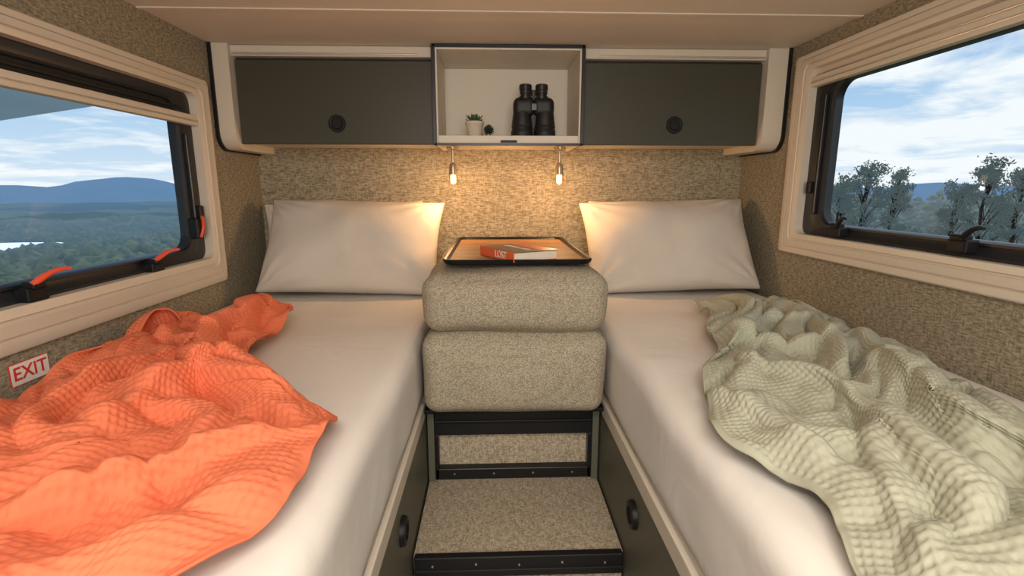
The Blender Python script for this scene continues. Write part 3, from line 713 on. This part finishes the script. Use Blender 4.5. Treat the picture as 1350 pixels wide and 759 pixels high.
def ground_z(x,y):
    r=math.hypot(x,y)
    z=np.interp(math.log(max(r,1)),[math.log(a) for a in (1,6,15,40,120,400,1000,3000,9000)],[-.9,-1.2,-2.9,-6.5,-15,-40,-72,-100,-100])
    z+=noise.noise(Vector((x/60,y/60,0)))*min(12,r*.05)+noise.noise(Vector((x/300+5,y/300,2)))*min(28,r*.04)*(0 if r>1500 else 1)
    dl=math.hypot((x-LKX),(y-LKY))
    if dl<190: 
        t=min(1,max(0,(dl-95)/95)); z=(LKZ-2)*(1-t)+z*t
    if x<0 and 120<r<LR:
        az=math.degrees(math.atan2(x,y)); w_=max(0,1-abs(az+47)/13)
        lim=LKZ*r/LR-6-1.35; z=z*(1-w_)+min(z,lim)*w_
    return float(z)
vs=[];fs=[]; RA=[4*1.08**i for i in range(99)]; NA=260
for r in RA:
    for k in range(NA):
        a=2*math.pi*k/NA; x,y=r*math.cos(a),r*math.sin(a); vs.append((x,y,ground_z(x,y)))
for i in range(len(RA)-1):
    for k in range(NA): fs.append((i*NA+k,i*NA+(k+1)%NA,(i+1)*NA+(k+1)%NA,(i+1)*NA+k))
vs.append((0,0,-1.0)); c=len(vs)-1
for k in range(NA): fs.append((c,k,(k+1)%NA))
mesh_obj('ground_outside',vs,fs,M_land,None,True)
def ridge(name,R,base,h,seed,fr,mat,peaks=()):
    vs=[];fs=[];n=400
    for k in range(n):
        a=2*math.pi*k/n
        hh=h*(.45+.5*noise.fractal(Vector((math.cos(a)*fr+seed,math.sin(a)*fr,0)),1.0,2.0,5))
        az=math.degrees(math.atan2(math.cos(a),math.sin(a)))
        for pa,pw,ph in peaks: 
            d=abs((az-pa+180)%360-180); hh+=ph*max(0,1-(d/pw)**2)**.8
        hh=max(hh,5)
        for t,rr in ((0,-.12),(1,0),(.25,.12)):
            vs.append((R*(1+rr)*math.cos(a),R*(1+rr)*math.sin(a),base+hh*t))
    for k in range(n):
        j=(k+1)%n
        for q in range(2): fs.append((k*3+q,j*3+q,j*3+q+1,k*3+q+1))
    return mesh_obj(name,vs,fs,mat,None,True)
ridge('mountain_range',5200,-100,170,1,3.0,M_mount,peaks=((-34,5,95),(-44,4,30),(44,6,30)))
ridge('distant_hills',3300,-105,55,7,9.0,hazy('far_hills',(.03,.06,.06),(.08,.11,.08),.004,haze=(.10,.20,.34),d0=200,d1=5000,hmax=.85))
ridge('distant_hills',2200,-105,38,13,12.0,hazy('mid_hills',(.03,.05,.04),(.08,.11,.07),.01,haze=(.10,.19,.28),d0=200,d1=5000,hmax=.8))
M_lake=plain('lake_water',(.62,.70,.80),.3,emis=(.6,.68,.78),estr=.45)  # sky reflection on the water put in as pale colour and faint glow
vs=[]
for k in range(60):
    a=2*math.pi*k/60; rr=1+.35*noise.noise(Vector((math.cos(a)*2,math.sin(a)*2,3)))
    vs.append((LKX+(80*math.cos(a)*math.cos(.6)-58*math.sin(a)*math.sin(.6))*rr,LKY+(80*math.cos(a)*math.sin(.6)+58*math.sin(a)*math.cos(.6))*rr,LKZ))
mesh_obj('lake',vs,[tuple(range(60))],M_lake)
def icos(sub):
    bm=bmesh.new(); bmesh.ops.create_icosphere(bm,subdivisions=sub,radius=1); a=np.array([v.co[:] for v in bm.verts]); f=np.array([[v.index for v in f.verts] for f in bm.faces]); bm.free(); return a,f
IC={1:icos(1),2:icos(2)}
rng=np.random.RandomState(5)
class Clump:
    def __init__(s): s.V=[];s.F=[];s.off=0
    def add(s,x,y,z,w,h,sub,j=.22):
        ic,ifc=IC[sub]; nrm=1+j*rng.randn(len(ic),1)
        s.V.append(ic*nrm*np.array([w,w,h])+np.array([x,y,z])); s.F.append(ifc+s.off); s.off+=len(ic)
    def build(s,name,mat):
        VV=np.concatenate(s.V);FF=np.concatenate(s.F); me=bpy.data.meshes.new(name)
        me.vertices.add(len(VV)); me.vertices.foreach_set('co',VV.reshape(-1).astype(np.float32))
        me.loops.add(FF.size); me.loops.foreach_set('vertex_index',FF.reshape(-1).astype(np.int32))
        me.polygons.add(len(FF)); me.polygons.foreach_set('loop_start',np.arange(0,FF.size,3,dtype=np.int32)); me.update(calc_edges=True)
        me.materials.append(mat); return link(bpy.data.objects.new(name,me))
C=Clump()
for side,cnt in ((-1,6500),(1,1200)):
    for i in range(cnt):
        az=side*math.radians(rng.uniform(25,66)); 
        r=math.exp(rng.uniform(math.log(26 if side<0 else 90),math.log(1300 if side<0 else 900)))
        x,y=r*math.sin(az),r*math.cos(az)
        if side<0 and math.hypot(x-LKX,y-LKY)<105: continue
        s=rng.uniform(.6,1.4)*float(np.interp(r,[15,40,150,500,1300],[.75,1.0,2.0,3.2,6]))
        cl=3 if r<70 else 1
        for q in range(cl):
            g=rng.randn(3)*s*.45*(cl>1)
            C.add(x+g[0],y+g[1],ground_z(x,y)+.8*s+g[2]*.6,s*(.6 if cl>1 else 1.0),s*(.75 if cl>1 else 1.1),2 if r<150 else 1)
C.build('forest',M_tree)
C=Clump()
for i in range(620):
    az=math.radians(rng.uniform(25,66)); r=math.exp(rng.uniform(math.log(30),math.log(88)))
    x,y=r*math.sin(az),r*math.cos(az); gz=ground_z(x,y)
    top=1.15-.02*max(0,60-r)-rng.uniform(0,1)**1.5*2.2; Ht=max(1.5,top-gz); w=Ht*rng.uniform(.16,.26)
    for q in range(34):
        u=rng.randn(3); u/=np.linalg.norm(u); u*=rng.uniform(.3,1)**.5
        s=w*rng.uniform(.10,.22)
        C.add(x+u[0]*w,y+u[1]*w,gz+Ht*.60+u[2]*Ht*.40,s*1.2,s*.8,1,.45)
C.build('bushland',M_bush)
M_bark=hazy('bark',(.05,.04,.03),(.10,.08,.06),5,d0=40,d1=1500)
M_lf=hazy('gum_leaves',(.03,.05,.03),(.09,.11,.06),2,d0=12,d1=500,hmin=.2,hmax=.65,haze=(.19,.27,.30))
def gum(az,r,top,spread,seed):
    rg=random.Random(seed); a=math.radians(az); x,y=r*math.sin(a),r*math.cos(a); gz=ground_z(x,y)
    e=empty('eucalyptus_tree',(x,y,gz-.2)); H=top+CZ-gz
    V=[];F=[]
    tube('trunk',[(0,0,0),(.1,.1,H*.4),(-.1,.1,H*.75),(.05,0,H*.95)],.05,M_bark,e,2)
    for c in range(34):
        t=1-rg.uniform(0,.45)**1.2; ang=rg.uniform(0,6.28); rr=spread*(1.25-t)*rg.uniform(.2,1)*1.5
        cx,cy,cz=rr*math.cos(ang),rr*math.sin(ang),H*t
        tube(f'branch_{c+1}',[(0,.05,H*t*.86),(cx*.6,cy*.6,cz-.2),(cx,cy,cz)],.012,M_bark,e,1)
        for q in range(80):
            g=Vector((rg.gauss(0,1),rg.gauss(0,1),rg.gauss(0,.7)))*spread*.13+Vector((cx,cy,cz))
            d=Vector((rg.gauss(0,1),rg.gauss(0,1),rg.gauss(-.3,1))).normalized(); s_=d.cross(Vector((rg.gauss(0,1),rg.gauss(0,1),rg.gauss(0,1)))).normalized()
            o_=len(V); V+=[g-d*.075,g+s_*.03,g+d*.075,g-s_*.03]; F.append((o_,o_+1,o_+2,o_+3))
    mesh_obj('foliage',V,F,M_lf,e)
gum(36.4,27,1.1,1.2,1); gum(38.6,28,.85,1.0,2); gum(34.6,28,.6,1.0,6); gum(44.6,26,1.15,1.0,3); gum(46.6,28,.7,1.1,4); gum(42.8,28,.4,1.0,5)
def awnmat():
    m,nt,b=newmat('awning_fabric'); L=nt.links.new
    b.inputs['Base Color'].default_value=(.45,.58,.72,1); b.inputs['Roughness'].default_value=.7
    tr=N(nt,'ShaderNodeBsdfTranslucent'); tr.inputs[0].default_value=(.24,.34,.42,1)
    n=N(nt,'ShaderNodeTexNoise'); n.inputs['Scale'].default_value=3
    mr=N(nt,'ShaderNodeMapRange'); mr.inputs['To Min'].default_value=.3; mr.inputs['To Max'].default_value=.4; L(n.outputs['Fac'],mr.inputs['Value'])
    ms=N(nt,'ShaderNodeMixShader'); L(mr.outputs[0],ms.inputs[0]); L(b.outputs[0],ms.inputs[1]); L(tr.outputs[0],ms.inputs[2]); L(ms.outputs[0],nt.nodes['Material Output'].inputs[0]); return m
mesh_obj('awning_canopy',[(-1.06,-1,CZ+.36),(-1.06,2.05,CZ+.36),(-2.87,3.1,CZ+.35),(-2.87,-1,CZ+.35)],[(0,1,2,3)],awnmat())

# sky
w=bpy.data.worlds.new('sky'); scene.world=w; w.use_nodes=True; nt=w.node_tree; L=nt.links.new
bg=nt.nodes['Background']; tc=N(nt,'ShaderNodeTexCoord'); sx=N(nt,'ShaderNodeSeparateXYZ'); L(tc.outputs['Generated'],sx.inputs[0])
rp=N(nt,'ShaderNodeValToRGB'); er=rp.color_ramp; er.elements[0].position=.0; er.elements[0].color=(.70,.79,.88,1); er.elements[1].position=.5; er.elements[1].color=(.13,.28,.58,1)
e2=er.elements.new(.12); e2.color=(.45,.63,.82,1); e3=er.elements.new(.25); e3.color=(.28,.47,.74,1)
L(sx.outputs['Z'],rp.inputs[0])
ad=N(nt,'ShaderNodeMath',operation='ADD'); L(sx.outputs['Z'],ad.inputs[0]); ad.inputs[1].default_value=.10
mxm=N(nt,'ShaderNodeMath',operation='MAXIMUM'); L(ad.outputs[0],mxm.inputs[0]); mxm.inputs[1].default_value=.04
dx=N(nt,'ShaderNodeMath',operation='DIVIDE'); L(sx.outputs['X'],dx.inputs[0]); L(mxm.outputs[0],dx.inputs[1])
dy=N(nt,'ShaderNodeMath',operation='DIVIDE'); L(sx.outputs['Y'],dy.inputs[0]); L(mxm.outputs[0],dy.inputs[1])
cb=N(nt,'ShaderNodeCombineXYZ'); L(dx.outputs[0],cb.inputs[0]); L(dy.outputs[0],cb.inputs[1])
cn=N(nt,'ShaderNodeTexNoise'); cn.inputs['Scale'].default_value=1.0; cn.inputs['Detail'].default_value=8; cn.inputs['Roughness'].default_value=.58; cn.inputs['Distortion'].default_value=.3; L(cb.outputs[0],cn.inputs['Vector'])
ma=N(nt,'ShaderNodeMath',operation='MULTIPLY_ADD'); L(sx.outputs['X'],ma.inputs[0]); ma.inputs[1].default_value=.09; L(cn.outputs['Fac'],ma.inputs[2])
cr=N(nt,'ShaderNodeMapRange'); cr.inputs['From Min'].default_value=.41; cr.inputs['From Max'].default_value=.57; L(ma.outputs[0],cr.inputs['Value'])
cm2=N(nt,'ShaderNodeMix',data_type='RGBA'); L(cr.outputs[0],cm2.inputs[0]); L(rp.outputs[0],cm2.inputs[6]); cm2.inputs[7].default_value=(.97,.96,.95,1)
L(cm2.outputs[2],bg.inputs[0]); bg.inputs[1].default_value=1.08

# ------------------------------------------------------------------ lights
S=bpy.data.lights.new('sun','SUN'); S.energy=2.6; S.angle=.02; S.color=(1,.95,.88)
so=bpy.data.objects.new('sun',S); so.rotation_euler=(math.radians(-28),0,0); link(so)
def area(name,loc,size,energy,col,rot=(0,0,0),sy=None):
    A_=bpy.data.lights.new(name,'AREA'); A_.energy=energy; A_.color=col; A_.size=size
    if sy: A_.shape='RECTANGLE'; A_.size_y=sy
    o=bpy.data.objects.new(name,A_); o.location=loc; o.rotation_euler=rot; link(o); return o
area('added_fill_light',(.05,-.15,ZC-.03),.8,18,(1,.92,.82),(math.radians(10),0,0),.4)  # unseen overhead fill added behind the camera to brighten the interior, no fixture
area('added_fill_light',(.05,-1.2,ZC-.4),1.0,24,(1,.93,.84),(math.radians(80),0,0),.6)  # second added fill, out of view below the ceiling, facing forward

# ------------------------------------------------------------------ camera
cam=bpy.data.cameras.new('camera'); cam.lens=18.0; cam.sensor_width=36; cam.clip_start=.02; cam.clip_end=20000
co=bpy.data.objects.new('camera',cam); co.location=(0,0,CZ); co.rotation_euler=(math.radians(90-11.1),0,math.radians(-2.1)); link(co)
scene.camera=co
scene.view_settings.view_transform='Standard'
print('TOTAL',time.time()-T0)
